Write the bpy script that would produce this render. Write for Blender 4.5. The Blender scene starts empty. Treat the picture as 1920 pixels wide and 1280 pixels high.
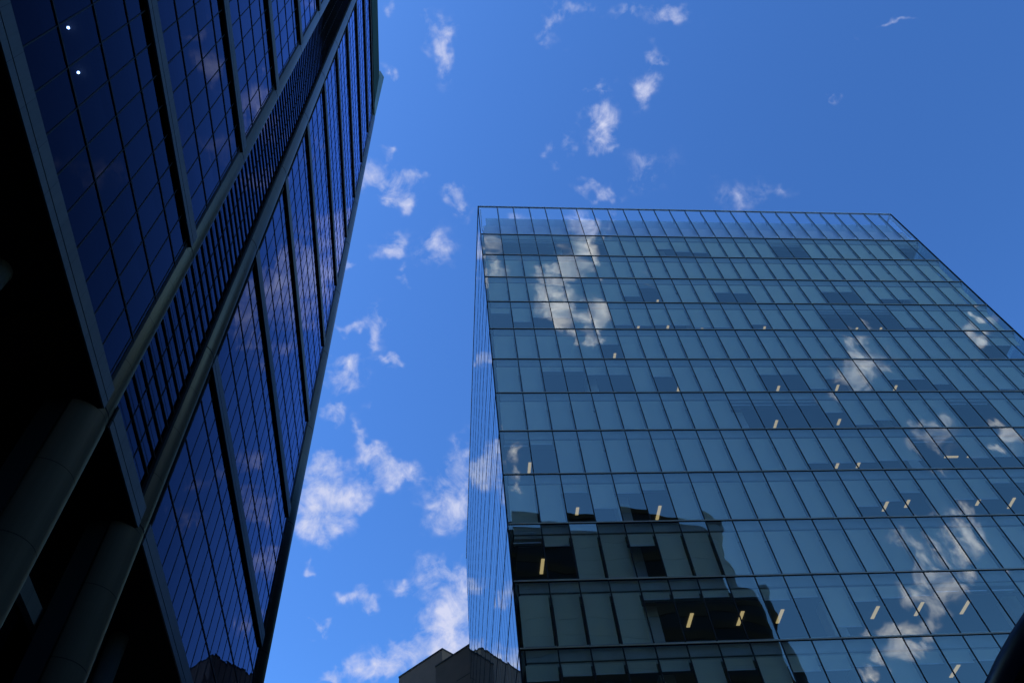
import bpy, math, random
from mathutils import Vector, Matrix
random.seed(7)
C = bpy.context.scene.collection
SC = bpy.context.scene
PI = math.pi

# ------------------------------------------------------------------ camera
cam = bpy.data.objects.new('camera', bpy.data.cameras.new('camera'))
C.objects.link(cam)
cam.data.sensor_width = 36.0
cam.data.lens = 27.896
cam.data.clip_start = 0.1
cam.data.clip_end = 5000
cam.matrix_world = (Matrix.Translation((0, 0, 1.6)) @ Matrix.Rotation(math.radians(90 + 55.029), 4, 'X')
                    @ Matrix.Rotation(math.radians(-7.504), 4, 'Z'))
SC.camera = cam

# ------------------------------------------------------------------ sun, sky, exposure
SUN_AZ, SUN_EL = math.radians(-112), math.radians(58)      # azimuth clockwise from +Y
sd = Vector((math.sin(SUN_AZ) * math.cos(SUN_EL), math.cos(SUN_AZ) * math.cos(SUN_EL), math.sin(SUN_EL)))
sun = bpy.data.objects.new('sun', bpy.data.lights.new('sun', 'SUN'))
C.objects.link(sun)
sun.data.energy = 3.2
sun.data.angle = math.radians(0.53)
sun.data.color = (1.0, 0.94, 0.86)
sun.rotation_euler = sd.to_track_quat('Z', 'Y').to_euler()
sun.location = (0, 0, 300)

SC.view_settings.view_transform = 'Standard'
SC.view_settings.look = 'None'
SC.view_settings.exposure = 1.17
SC.view_settings.gamma = 1.0
SC.cycles.transparent_max_bounces = 32
SC.cycles.max_bounces = 10
SC.cycles.glossy_bounces = 6
SC.cycles.sample_clamp_indirect = 8.0

# clouds: centre direction, tangent, angular radii, weight
BLOBS = [
    (-0.0923, 0.1934, 0.9768, 0.9884, 0.1363, 0.0664, 0.0164, 0.0154, 0.4375),
    (-0.0425, 0.2483, 0.9677, 0.9915, 0.1294, 0.0104, 0.0135, 0.0388, 0.4375),
    (-0.0415, 0.2114, 0.9765, 0.9918, 0.1269, 0.0147, 0.0133, 0.0187, 0.1875),
    (-0.091, 0.2723, 0.9579, 0.9881, 0.1445, 0.0529, 0.0102, 0.0098, 0.3125),
    (-0.1276, 0.377, 0.9174, 0.9835, 0.1674, 0.068, 0.0405, 0.0221, 0.9),
    (-0.0929, 0.3767, 0.9217, 0.9874, 0.1536, 0.0367, 0.014, 0.0104, 0.625),
    (-0.1143, 0.406, 0.9067, 0.9851, 0.1645, 0.0505, 0.0197, 0.0154, 0.7),
    (-0.1111, 0.35, 0.9302, 0.9857, 0.1585, 0.0582, 0.0097, 0.0095, 0.4375),
    (-0.0463, 0.4163, 0.908, 0.9906, 0.1362, -0.0119, 0.0285, 0.0212, 0.85),
    (-0.1322, 0.4532, 0.8816, 0.9827, 0.1763, 0.0567, 0.017, 0.017, 0.5),
    (-0.0773, 0.464, 0.8824, 0.9885, 0.1509, 0.0073, 0.0394, 0.02, 0.4375),
    (-0.1195, 0.4847, 0.8665, 0.9843, 0.1722, 0.0394, 0.0128, 0.0129, 0.3125),
    (-0.1868, 0.4659, 0.8649, 0.9738, 0.2044, 0.1002, 0.0167, 0.0113, 0.5),
    (0.1377, 0.349, 0.927, 0.9824, 0.0709, -0.1727, 0.0235, 0.0339, 0.7),
    (0.1428, 0.3787, 0.9144, 0.9816, 0.0644, -0.18, 0.0125, 0.0109, 0.4375),
    (0.1959, 0.3121, 0.9296, 0.9727, 0.0584, -0.2246, 0.0202, 0.0223, 0.625),
    (0.2057, 0.2784, 0.9382, 0.9709, 0.0623, -0.2313, 0.0166, 0.014, 0.625),
    (0.1407, 0.3065, 0.9414, 0.9822, 0.0762, -0.1716, 0.0259, 0.0092, 0.4375),
    (0.0976, 0.2384, 0.9663, 0.9878, 0.0952, -0.1232, 0.0255, 0.0189, 0.4375),
    (0.2422, 0.236, 0.9411, 0.9627, 0.0622, -0.2634, 0.0289, 0.0123, 0.6875),
    (0.1298, 0.2244, 0.9658, 0.9842, 0.0893, -0.153, 0.0266, 0.0124, 0.3125),
    (0.1902, 0.2229, 0.9561, 0.9744, 0.0764, -0.2116, 0.0293, 0.0086, 0.5625),
    (0.0917, 0.3749, 0.9225, 0.9877, 0.0839, -0.1323, 0.0141, 0.0165, 0.3125),
    (0.1316, 0.421, 0.8975, 0.983, 0.0618, -0.1731, 0.0281, 0.0091, 0.4375),
    (0.1909, 0.4018, 0.8956, 0.9733, 0.0412, -0.226, 0.0411, 0.0275, 0.225),
    (0.282, 0.4323, 0.8565, 0.9508, -0.0063, -0.3098, 0.0238, 0.0204, 0.25),
    (0.3234, 0.4176, 0.8491, 0.9376, -0.0199, -0.3472, 0.0446, 0.0107, 0.1625),
    (0.4451, 0.2551, 0.8584, 0.8872, 0.0042, -0.4613, 0.0179, 0.0052, 0.5625),
    (0.4002, 0.32, 0.8587, 0.9079, -0.0111, -0.419, 0.009, 0.0074, 0.225),
    (-0.1994, 0.5221, 0.8293, 0.9712, 0.2181, 0.0963, 0.0224, 0.0085, 0.625),
    (-0.163, 0.5394, 0.8261, 0.9779, 0.1991, 0.0629, 0.0184, 0.0358, 0.5625),
    (-0.144, 0.578, 0.8032, 0.9809, 0.1904, 0.0388, 0.02, 0.0079, 0.6875),
    (-0.2066, 0.5667, 0.7976, 0.9697, 0.2273, 0.0896, 0.0294, 0.0213, 0.85),
    (-0.223, 0.5988, 0.7692, 0.9661, 0.2412, 0.0924, 0.0208, 0.0225, 0.6875),
    (-0.1933, 0.629, 0.753, 0.9725, 0.2244, 0.0622, 0.0098, 0.0281, 0.4375),
    (-0.1933, 0.6514, 0.7337, 0.9726, 0.2258, 0.0558, 0.021, 0.0182, 0.5625),
    (-0.1653, 0.6741, 0.7199, 0.9778, 0.2074, 0.0304, 0.0324, 0.0209, 1),
    (-0.1851, 0.662, 0.7262, 0.9742, 0.2207, 0.0471, 0.014, 0.0112, 0.75),
    (-0.2505, 0.6504, 0.7171, 0.9595, 0.2654, 0.0944, 0.0239, 0.0165, 0.7),
    (-0.242, 0.6724, 0.6995, 0.9617, 0.2616, 0.0813, 0.0425, 0.0306, 1.1),
    (-0.2557, 0.6933, 0.6738, 0.9583, 0.2736, 0.0821, 0.0352, 0.0301, 1.1),
    (-0.2219, 0.6823, 0.6966, 0.9666, 0.2478, 0.0652, 0.0192, 0.015, 0.8),
    (-0.1107, 0.7129, 0.6925, 0.9856, 0.1684, -0.0158, 0.0368, 0.0345, 0.75),
    (-0.0775, 0.6735, 0.7351, 0.9886, 0.1475, -0.0309, 0.0229, 0.0283, 0.5625),
    (-0.0829, 0.7059, 0.7034, 0.9883, 0.1492, -0.0332, 0.0285, 0.0278, 0.8125),
    (-0.2773, 0.7266, 0.6287, 0.9526, 0.2933, 0.0811, 0.0105, 0.0097, 0.4375),
    (-0.1222, 0.764, 0.6336, 0.9845, 0.174, -0.0199, 0.0361, 0.0199, 0.8),
    (-0.1652, 0.772, 0.6138, 0.9784, 0.2068, 0.0032, 0.0232, 0.013, 0.7),
    (-0.2279, 0.7649, 0.6024, 0.9658, 0.2564, 0.0399, 0.0213, 0.0141, 0.9),
    (-0.2689, 0.7674, 0.582, 0.9553, 0.2896, 0.0594, 0.0156, 0.0075, 0.5625),
    (-0.112, 0.7997, 0.5899, 0.986, 0.1631, -0.0339, 0.0342, 0.0394, 1.1),
    (-0.1027, 0.7828, 0.6137, 0.9869, 0.1574, -0.0357, 0.0276, 0.0261, 0.8),
    (-0.1384, 0.8056, 0.5761, 0.9828, 0.1837, -0.0207, 0.0271, 0.019, 0.9),
    (-0.1645, 0.8123, 0.5596, 0.9789, 0.2043, -0.0089, 0.0536, 0.0211, 0.95),
    (-0.207, 0.8091, 0.55, 0.9708, 0.2394, 0.0132, 0.0362, 0.0135, 0.625),
    (-0.2483, 0.8055, 0.5381, 0.9612, 0.2738, 0.0336, 0.0271, 0.0109, 0.7),
    (-0.1084, 0.8159, 0.5679, 0.9866, 0.1585, -0.0393, 0.0271, 0.0189, 0.9),
    (0.0572, 0.4853, 0.8725, -0.9814, -0.1332, 0.1384, 0.0317, 0.0355, 1.1475),
    (0.0823, 0.5195, 0.8505, -0.9808, -0.1091, 0.1616, 0.0345, 0.0387, 1.2825),
    (0.0381, 0.5197, 0.8535, -0.9838, -0.1304, 0.1234, 0.0268, 0.0274, 1.1475),
    (0.0286, 0.4667, 0.8839, -0.9821, -0.1517, 0.1119, 0.0179, 0.0292, 0.81),
    (0.1025, 0.5436, 0.8331, -0.9798, -0.0893, 0.1789, 0.0278, 0.0321, 0.81),
    (0.0619, 0.5614, 0.8253, -0.9841, -0.1035, 0.1443, 0.0348, 0.0227, 0.6075),
    (0.1144, 0.5767, 0.8089, -0.9798, -0.0688, 0.1876, 0.0275, 0.0179, 0.405),
    (0.0741, 0.5946, 0.8006, -0.9846, -0.0839, 0.1535, 0.0281, 0.0194, 0.4725),
    (0.0966, 0.6983, 0.7093, -0.987, -0.0249, 0.159, 0.0253, 0.0199, 0.54),
    (0.1264, 0.7075, 0.6954, -0.984, 0.0005, 0.1783, 0.0188, 0.0184, 0.297),
    (0.1393, 0.7425, 0.6552, -0.9837, 0.0281, 0.1773, 0.0183, 0.0155, 0.405),
    (0.073, 0.7324, 0.677, -0.9905, -0.0263, 0.1353, 0.0253, 0.0196, 0.4725),
    (0.0537, 0.7701, 0.6357, -0.9932, -0.0244, 0.1135, 0.033, 0.0179, 0.7425),
    (0.0548, 0.8147, 0.5773, -0.9949, -0.0045, 0.1007, 0.0198, 0.0125, 0.54),
    (0.2528, -0.3889, 0.8859, 0.9537, 0.2542, -0.1605, 0.0328, 0.0223, 1.7),
    (0.26, -0.4154, 0.8717, 0.9526, 0.2578, -0.1613, 0.0224, 0.0238, 1.3),
    (0.2556, -0.4376, 0.8621, 0.9545, 0.2562, -0.153, 0.0212, 0.0186, 1.1),
    (0.2237, -0.4567, 0.8611, 0.9628, 0.2412, -0.1222, 0.0227, 0.016, 0.85),
    (0.1502, -0.4689, 0.8704, 0.9768, 0.2064, -0.0574, 0.0174, 0.0187, 0.45),
    (0.2334, -0.4803, 0.8455, 0.9613, 0.2452, -0.126, 0.024, 0.0187, 1.1),
    (0.2616, -0.4962, 0.8279, 0.9547, 0.2592, -0.1463, 0.0226, 0.0174, 1.2),
    (0.2148, -0.4896, 0.8451, 0.9657, 0.2357, -0.1089, 0.0201, 0.0201, 0.5),
    (0.2801, -0.5187, 0.8078, 0.9503, 0.2692, -0.1567, 0.0186, 0.0187, 0.65),
    (0.5607, -0.3989, 0.7256, 0.8163, 0.413, -0.4038, 0.0233, 0.0184, 0.4),
    (0.5663, -0.4336, 0.7009, 0.8139, 0.4283, -0.3926, 0.0233, 0.0258, 0.8),
    (0.5548, -0.4236, 0.7161, 0.8212, 0.4171, -0.3895, 0.0169, 0.0185, 0.4),
    (0.6506, -0.341, 0.6786, 0.7463, 0.4523, -0.4882, 0.0128, 0.0162, 0.5),
    (0.2031, -0.6456, 0.7362, 0.9729, 0.2179, -0.0773, 0.02, 0.0276, 0.8),
    (0.2076, -0.6762, 0.7068, 0.9729, 0.218, -0.0772, 0.0185, 0.0104, 0.6),
    (0.6279, -0.4683, 0.6217, 0.7702, 0.4886, -0.4099, 0.0268, 0.0211, 0.4),
    (0.6717, -0.439, 0.5967, 0.7324, 0.5151, -0.4454, 0.0213, 0.0148, 0.5),
    (0.6583, -0.5242, 0.5402, 0.7475, 0.5397, -0.3872, 0.0236, 0.0321, 1.1),
    (0.6131, -0.5612, 0.5561, 0.7853, 0.51, -0.3511, 0.0322, 0.0216, 0.45),
    (0.6326, -0.5769, 0.5166, 0.7707, 0.535, -0.3463, 0.0282, 0.0285, 1),
    (0.6275, -0.6001, 0.4961, 0.7755, 0.5385, -0.3296, 0.0192, 0.0152, 0.95),
    (0.6058, -0.6316, 0.4838, 0.7931, 0.5275, -0.3045, 0.0317, 0.0162, 0.7),
    (0.5742, -0.6693, 0.4714, 0.8168, 0.5076, -0.2742, 0.0169, 0.0128, 0.9),
    (0.5112, -0.6704, 0.5378, 0.8566, 0.448, -0.2559, 0.0057, 0.0046, 0.05),
    (0.3424, -0.43, 0.8354, 0.9274, 0.2971, -0.2272, 0.0194, 0.0092, 0.15),
    (0.1926, -0.4415, 0.8763, 0.9688, 0.2276, -0.0983, 0.02, 0.0093, 0.3)]

world = bpy.data.worlds.new('World')
SC.world = world
world.use_nodes = True
nt = world.node_tree
for n in list(nt.nodes):
    nt.nodes.remove(n)


class NT:
    """tiny helper for node trees"""
    def __init__(s, tree):
        s.t = tree

    def n(s, kind, **kw):
        nd = s.t.nodes.new(kind)
        for k, v in kw.items():
            setattr(nd, k, v)
        return nd

    def link(s, a, b):
        s.t.links.new(a, b)

    def put(s, sock, v):
        if v is None:
            return
        if hasattr(v, 'is_output') or hasattr(v, 'links'):
            s.t.links.new(v, sock)
        else:
            sock.default_value = v

    def math(s, op, a=None, b=None, c=None, clamp=False):
        nd = s.n('ShaderNodeMath', operation=op, use_clamp=clamp)
        for i, v in enumerate((a, b, c)):
            s.put(nd.inputs[i], v)
        return nd.outputs[0]

    def vec(s, op, a=None, b=None, scale=None):
        nd = s.n('ShaderNodeVectorMath', operation=op)
        s.put(nd.inputs[0], a)
        if b is not None:
            s.put(nd.inputs[1], b)
        if scale is not None:
            s.put(nd.inputs['Scale'], scale)
        return nd.outputs['Value'] if op in ('DOT_PRODUCT', 'LENGTH') else nd.outputs[0]

    def noise(s, vec, scale, detail=4, rough=0.5, dist=0.0, out=0):
        nd = s.n('ShaderNodeTexNoise')
        s.put(nd.inputs['Vector'], vec)
        nd.inputs['Scale'].default_value = scale
        nd.inputs['Detail'].default_value = detail
        nd.inputs['Roughness'].default_value = rough
        nd.inputs['Distortion'].default_value = dist
        return nd.outputs[out]

    def mixc(s, fac, a, b, blend='MIX'):
        nd = s.n('ShaderNodeMix', data_type='RGBA', blend_type=blend)
        s.put(nd.inputs[0], fac)
        s.put(nd.inputs[6], a)
        s.put(nd.inputs[7], b)
        return nd.outputs[2]

    def ramp(s, v, a, b, lo=0.0, hi=1.0, smooth=True):
        nd = s.n('ShaderNodeMapRange', interpolation_type='SMOOTHSTEP' if smooth else 'LINEAR')
        s.put(nd.inputs[0], v)
        for i, x in enumerate((a, b, lo, hi)):
            nd.inputs[i + 1].default_value = x
        return nd.outputs[0]


w = NT(nt)
tc = w.n('ShaderNodeTexCoord')
dirv = tc.outputs['Generated']
sky = w.n('ShaderNodeTexSky', sky_type='NISHITA')
sky.sun_disc = False
sky.sun_elevation = SUN_EL
sky.sun_rotation = SUN_AZ
sky.altitude = 50
sky.air_density = 1.0
sky.dust_density = 0.3
sky.ozone_density = 2.0
hsv = w.n('ShaderNodeHueSaturation')
hsv.inputs['Hue'].default_value = 0.5
hsv.inputs['Saturation'].default_value = 1.0
hsv.inputs['Value'].default_value = 1.0
w.link(sky.outputs[0], hsv.inputs['Color'])
# domain warp so that no cloud keeps a round outline
wn = w.noise(dirv, 19.0, 3, 0.6, 0.0, out=1)
warp = w.vec('SCALE', w.vec('SUBTRACT', wn, (0.5, 0.5, 0.5)), scale=0.085)
wd = w.vec('ADD', dirv, warp)
acc = None
for (cx, cy, cz, tx, ty, tz, r1, r2, wt) in BLOBS:
    c = Vector((cx, cy, cz)).normalized()
    t1 = Vector((tx, ty, tz)).normalized()
    t2 = c.cross(t1).normalized()
    rot = Matrix((t1, t2, c)).transposed().to_euler()
    mp = w.n('ShaderNodeMapping', vector_type='TEXTURE')
    w.link(wd, mp.inputs[0])
    mp.inputs[1].default_value = c
    mp.inputs[2].default_value = rot
    mp.inputs[3].default_value = (r1 * 1.62, r2 * 1.62, 0.6)
    g = w.n('ShaderNodeTexGradient', gradient_type='QUADRATIC_SPHERE')
    w.link(mp.outputs[0], g.inputs[0])
    acc = w.math('MULTIPLY_ADD', g.outputs[1], (wt ** 0.75) * 1.6, acc if acc is not None else 0.0)
fbm = w.noise(dirv, 30.0, 7, 0.64, 0.5)
fine = w.noise(dirv, 80.0, 4, 0.6, 0.3)
nn = w.math('ADD', w.math('MULTIPLY', w.math('SUBTRACT', fbm, 0.52), 4.2), w.math('MULTIPLY', w.math('SUBTRACT', fine, 0.5), 1.5))
acc = w.math('DIVIDE', acc, w.math('MULTIPLY_ADD', acc, 0.45, 0.85))
dens = w.math('ADD', w.math('MULTIPLY', acc, 1.0), w.math('MULTIPLY', nn, 0.68))
dens = w.ramp(dens, 0.0, 1.3, 0, 1, False)
gate = w.ramp(acc, 0.02, 0.5)
dens = w.math('MULTIPLY', dens, gate)
body = w.math('MULTIPLY', w.math('POWER', dens, 1.25), 0.97, clamp=True)
ccol = w.mixc(w.ramp(w.noise(dirv, 30.0, 4, 0.5), 0.35, 0.7), (2.35, 2.65, 3.8, 1), (2.95, 3.1, 4.05, 1))
gm = w.n('ShaderNodeGamma')
gm.inputs[1].default_value = 1.65
w.link(w.mixc(1.0, hsv.outputs[0], (0.108, 0.1654, 0.225, 1), 'MULTIPLY'), gm.inputs[0])
skyc = w.vec('MULTIPLY', gm.outputs[0], (13.4, 9.1, 5.95))
# clouds on the far side from the picture catch the sun full on
sdot = w.vec('DOT_PRODUCT', dirv, (0.16, -0.98, 0.0))
front = w.math('MULTIPLY_ADD', w.ramp(sdot, -0.15, 0.3), 1.5, 1.0)
ccol = w.vec('SCALE', ccol, scale=front)
col = w.mixc(body, skyc, ccol)
bg = w.n('ShaderNodeBackground')
bg.inputs['Strength'].default_value = 0.1
w.link(col, bg.inputs['Color'])
wo = w.n('ShaderNodeOutputWorld')
w.link(bg.outputs[0], wo.inputs[0])
world.cycles.sampling_method = 'MANUAL'
world.cycles.sample_map_resolution = 512


# ------------------------------------------------------------------ helpers
class MB:
    def __init__(s):
        s.v, s.f, s.sm = [], [], []

    def box(s, x0, x1, y0, y1, z0, z1):
        if x0 > x1: x0, x1 = x1, x0
        if y0 > y1: y0, y1 = y1, y0
        if z0 > z1: z0, z1 = z1, z0
        b = len(s.v)
        s.v += [(x0, y0, z0), (x1, y0, z0), (x1, y1, z0), (x0, y1, z0), (x0, y0, z1), (x1, y0, z1), (x1, y1, z1), (x0, y1, z1)]
        for q in ((0, 3, 2, 1), (4, 5, 6, 7), (0, 1, 5, 4), (1, 2, 6, 5), (2, 3, 7, 6), (3, 0, 4, 7)):
            s.f.append(tuple(b + i for i in q)); s.sm.append(False)
        return s

    def prism(s, pts, z0, z1, smooth=()):
        """vertical prism over the plan polygon pts (counter-clockwise)"""
        b, n = len(s.v), len(pts)
        s.v += [(p[0], p[1], z0) for p in pts] + [(p[0], p[1], z1) for p in pts]
        for i in range(n):
            j = (i + 1) % n
            s.f.append((b + i, b + j, b + n + j, b + n + i)); s.sm.append(i in smooth)
        s.f.append(tuple(b + n + i for i in range(n))); s.sm.append(False)
        s.f.append(tuple(b + i for i in reversed(range(n)))); s.sm.append(False)
        return s

    def poly(s, verts, faces, smooth=False):
        b = len(s.v)
        s.v += verts
        for f in faces:
            s.f.append(tuple(b + i for i in f)); s.sm.append(smooth)
        return s

    def mesh(s, name):
        me = bpy.data.meshes.new(name)
        me.from_pydata(s.v, [], s.f)
        me.polygons.foreach_set('use_smooth', s.sm)
        me.update()
        return me

    def build(s, name, m, parent=None, loc=None):
        me = s.mesh(name)
        me.materials.append(m)
        return link(name, me, parent, loc)


def link(name, me, parent=None, loc=None):
    o = bpy.data.objects.new(name, me)
    C.objects.link(o)
    if parent is not None:
        o.parent = parent
    if loc is not None:
        o.location = loc
    return o


def empty(name, loc, rz, label, cat, group=None):
    o = bpy.data.objects.new(name, None)
    C.objects.link(o)
    o.location = loc
    o.rotation_euler = (0, 0, rz)
    tag(o, label, cat, group)
    return o


def tag(o, label=None, cat=None, group=None, kind=None):
    if label: o['label'] = label
    if cat: o['category'] = cat
    if group: o['group'] = group
    if kind: o['kind'] = kind
    return o


def mat(name):
    m = bpy.data.materials.new(name)
    m.use_nodes = True
    t = m.node_tree
    for n in list(t.nodes):
        t.nodes.remove(n)
    k = NT(t)
    out = k.n('ShaderNodeOutputMaterial')
    return m, k, out


def solid(name, col, rough=0.5, metal=0.0, spec=0.5, var=0.0, scale=1.0, bump=0.0):
    m, k, out = mat(name)
    p = k.n('ShaderNodeBsdfPrincipled')
    p.inputs['Roughness'].default_value = rough
    p.inputs['Metallic'].default_value = metal
    p.inputs['Specular IOR Level'].default_value = spec
    if var > 0:
        tcn = k.n('ShaderNodeTexCoord')
        nz = k.noise(tcn.outputs['Object'], scale, 5, 0.6)
        f = k.ramp(nz, 0.3, 0.7)
        lo = tuple(c * (1 - var) for c in col) + (1,)
        hi = tuple(min(1, c * (1 + var)) for c in col) + (1,)
        k.link(k.mixc(f, lo, hi), p.inputs['Base Color'])
        if bump:
            b = k.n('ShaderNodeBump')
            b.inputs['Strength'].default_value = bump
            k.link(nz, b.inputs['Height'])
            k.link(b.outputs[0], p.inputs['Normal'])
    else:
        p.inputs['Base Color'].default_value = col + (1,)
    k.link(p.outputs[0], out.inputs[0])
    return m


def glow(name, col, strength):
    m, k, out = mat(name)
    e = k.n('ShaderNodeEmission')
    e.inputs[0].default_value = col + (1,)
    e.inputs[1].default_value = strength
    k.link(e.outputs[0], out.inputs[0])
    return m


def glass(name, root, tint, ior, gloss, cell, tilt, wave, wscale=(0.5, 0.5, 0.5), extra=0.0, steep=None, pillow=0.0):
    """coated pane: sees through by the tint, mirrors by Fresnel; each pane of the lattice sits a little off true"""
    m, k, out = mat(name)
    tcn = k.n('ShaderNodeTexCoord', object=root)
    P = tcn.outputs['Object']
    sp = k.n('ShaderNodeSeparateXYZ'); k.link(P, sp.inputs[0])
    u = k.math('ADD', sp.outputs[0], k.math('MULTIPLY', sp.outputs[1], 1.0))
    cu = k.math('FLOOR', k.math('DIVIDE', k.math('SUBTRACT', u, cell[0]), cell[1]))
    cz = k.math('FLOOR', k.math('DIVIDE', k.math('SUBTRACT', sp.outputs[2], cell[2]), cell[3]))
    cb = k.n('ShaderNodeCombineXYZ'); k.link(cu, cb.inputs[0]); k.link(cz, cb.inputs[1])
    wn_ = k.n('ShaderNodeTexWhiteNoise', noise_dimensions='3D'); k.link(cb.outputs[0], wn_.inputs[0])
    a = k.vec('SCALE', k.vec('SUBTRACT', wn_.outputs[1], (0.5, 0.5, 0.5)), scale=tilt)
    mp = k.n('ShaderNodeMapping'); k.link(P, mp.inputs[0]); mp.inputs[3].default_value = wscale
    off = k.vec('ADD', mp.outputs[0], k.vec('SCALE', wn_.outputs[1], scale=9.0))
    nz = k.noise(off, 1.0, 2, 0.45, 0.0, out=1)
    b = k.vec('SCALE', k.vec('SUBTRACT', nz, (0.5, 0.5, 0.5)), scale=wave)
    geo = k.n('ShaderNodeNewGeometry')
    nsum = k.vec('ADD', k.vec('ADD', geo.outputs['Normal'], a), b)
    if pillow:
        # sealed units bow a little: the normal swings across each pane
        fu = k.math('SUBTRACT', k.math('FRACT', k.math('DIVIDE', k.math('SUBTRACT', u, cell[0]), cell[1])), 0.5)
        fz = k.math('SUBTRACT', k.math('FRACT', k.math('DIVIDE', k.math('SUBTRACT', sp.outputs[2], cell[2]), cell[3])), 0.5)
        amt = k.math('MULTIPLY_ADD', wn_.outputs[0], 1.6 * pillow, -0.5 * pillow)
        pv = k.n('ShaderNodeCombineXYZ')
        k.link(k.math('MULTIPLY', fu, amt), pv.inputs[0]); k.link(k.math('MULTIPLY', fz, amt), pv.inputs[2])
        nsum = k.vec('ADD', nsum, pv.outputs[0])
    nrm = k.vec('NORMALIZE', nsum)
    fr = k.n('ShaderNodeFresnel'); fr.inputs[0].default_value = ior; k.link(nrm, fr.inputs[1])
    frv = fr.outputs[0] if steep is None else k.math('MULTIPLY', k.math('POWER', fr.outputs[0], 2.0), steep, clamp=True)
    fac = k.math('MULTIPLY', k.math('ADD', frv, extra, clamp=True), k.math('SUBTRACT', 1.0, geo.outputs['Backfacing']))
    tr = k.n('ShaderNodeBsdfTransparent'); tr.inputs[0].default_value = tint + (1,)
    gl = k.n('ShaderNodeBsdfGlossy'); gl.inputs[0].default_value = gloss + (1,); gl.inputs['Roughness'].default_value = 0.0
    k.link(nrm, gl.inputs['Normal'])
    mx = k.n('ShaderNodeMixShader')
    k.link(fac, mx.inputs[0]); k.link(tr.outputs[0], mx.inputs[1]); k.link(gl.outputs[0], mx.inputs[2])
    k.link(mx.outputs[0], out.inputs[0])
    return m


# ------------------------------------------------------------------ materials
M = {}
M['ground'] = solid('paving', (0.07, 0.068, 0.066), 0.85, var=0.25, scale=0.4, bump=0.2)
M['black_metal'] = solid('black_metal', (0.008, 0.009, 0.011), 0.6, 0.0, spec=0.15)
M['gasket'] = solid('gasket', (0.008, 0.008, 0.010), 0.8, spec=0.1)
M['bronze'] = solid('bronze_trim', (0.62, 0.50, 0.34), 0.35, 0.35, var=0.15, scale=0.3)
M['slab'] = solid('slab_edge', (0.45, 0.50, 0.52), 0.6, var=0.1, scale=0.5)
M['ceiling'] = solid('ceiling', (0.20, 0.21, 0.23), 0.8)
M['carpet'] = solid('carpet', (0.03, 0.035, 0.045), 0.9)
M['mullion_bronze'] = solid('mullion_bronze', (0.022, 0.017, 0.013), 0.5, 0.0, spec=0.25)
M['inner_wall'] = solid('inner_wall', (0.10, 0.11, 0.13), 0.8)
M['column_paint'] = solid('column_paint', (0.62, 0.66, 0.68), 0.6, var=0.05)
M['rail'] = solid('blind_rail', (0.75, 0.78, 0.8), 0.35, 0.3)
M['roof'] = solid('roof', (0.6, 0.6, 0.6), 0.8, var=0.1)
M['white_panel'] = solid('white_panel', (0.88, 0.88, 0.9), 0.5, var=0.04)
M['lamp_warm'] = glow('lamp_warm', (1.0, 0.78, 0.38), 0.22)
M['lamp_white'] = glow('lamp_white', (1.0, 0.78, 0.42), 60.0)


def blind_mat():
    m, k, out = mat('blind_fabric')
    p = k.n('ShaderNodeBsdfPrincipled')
    p.inputs['Roughness'].default_value = 0.85
    p.inputs['Specular IOR Level'].default_value = 0.1
    oi = k.n('ShaderNodeObjectInfo')
    tcn = k.n('ShaderNodeTexCoord')
    nz = k.noise(tcn.outputs['Object'], 0.8, 3, 0.5)
    base = k.mixc(oi.outputs['Random'], (0.68, 0.68, 0.58, 1), (0.86, 0.86, 0.75, 1))
    k.link(k.mixc(k.ramp(nz, 0.3, 0.7, 0, 0.25), base, (0.60, 0.64, 0.58, 1)), p.inputs['Base Color'])
    k.link(p.outputs[0], out.inputs[0])
    return m


M['blind'] = blind_mat()

# ------------------------------------------------------------------ ground
g = MB().box(-900, 900, -900, 900, -1.0, 0.0).build('ground', M['ground'])
tag(g, kind='structure')

# ================================================================== RIGHT TOWER (glass office block)
DR = 30.5
YAW_R = math.radians(9.328)
dR = Vector((math.cos(YAW_R), math.sin(YAW_R), 0))
nR = Vector((-math.sin(YAW_R), math.cos(YAW_R), 0))
C0 = 0.1165 * DR * dR + DR * nR
RT = empty('glass_office_tower', C0, YAW_R, 'pale blue glass office tower with roller blinds and a clear glass parapet on top', 'office tower')
U = [0.1165] + [0.172 + 0.0472 * i for i in range(26)] + [1.392]
X = [(u - 0.1165) * DR for u in U]                       # mullion positions on the front
W = X[-1]
DEP = 47.2
NL = 33
YL = [DEP * i / NL for i in range(NL + 1)]               # mullions of the left side
ZF = [1.97 - 0.1175 * k for k in range(0, 16)]           # F1 ... F16 relative levels
ZF = [z * DR + 1.6 for z in ZF]
ZTOP = 2.146 * DR + 1.6
ROWS = [(ZF[i + 1], ZF[i]) for i in range(15)] + [(0.12, ZF[15])]   # row r (1-based) spans ROWS[r-1]
G_R = glass('facade_glass', RT, (0.97, 0.99, 0.97), 2.35, (1.0, 0.98, 0.76), (X[1], 0.0472 * DR, ZF[0], 0.1175 * DR), 0.0075, 0.019, (0.32, 0.32, 0.55), 0.09, pillow=0.026)
G_RS = glass('side_glass', RT, (0.55, 0.65, 0.7), 2.2, (0.80, 0.87, 0.90), (0, DEP / NL, ZF[0], 0.1175 * DR), 0.004, 0.0040, (0.5, 0.7, 0.12), 0.22)
G_RP = glass('parapet_glass', RT, (0.97, 0.98, 0.98), 1.9, (1.0, 0.99, 0.95), (X[1], 0.0472 * DR, ZF[0], 0.1175 * DR * 2), 0.010, 0.012, (0.3, 0.3, 0.5), 0.16, pillow=0.01)

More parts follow.
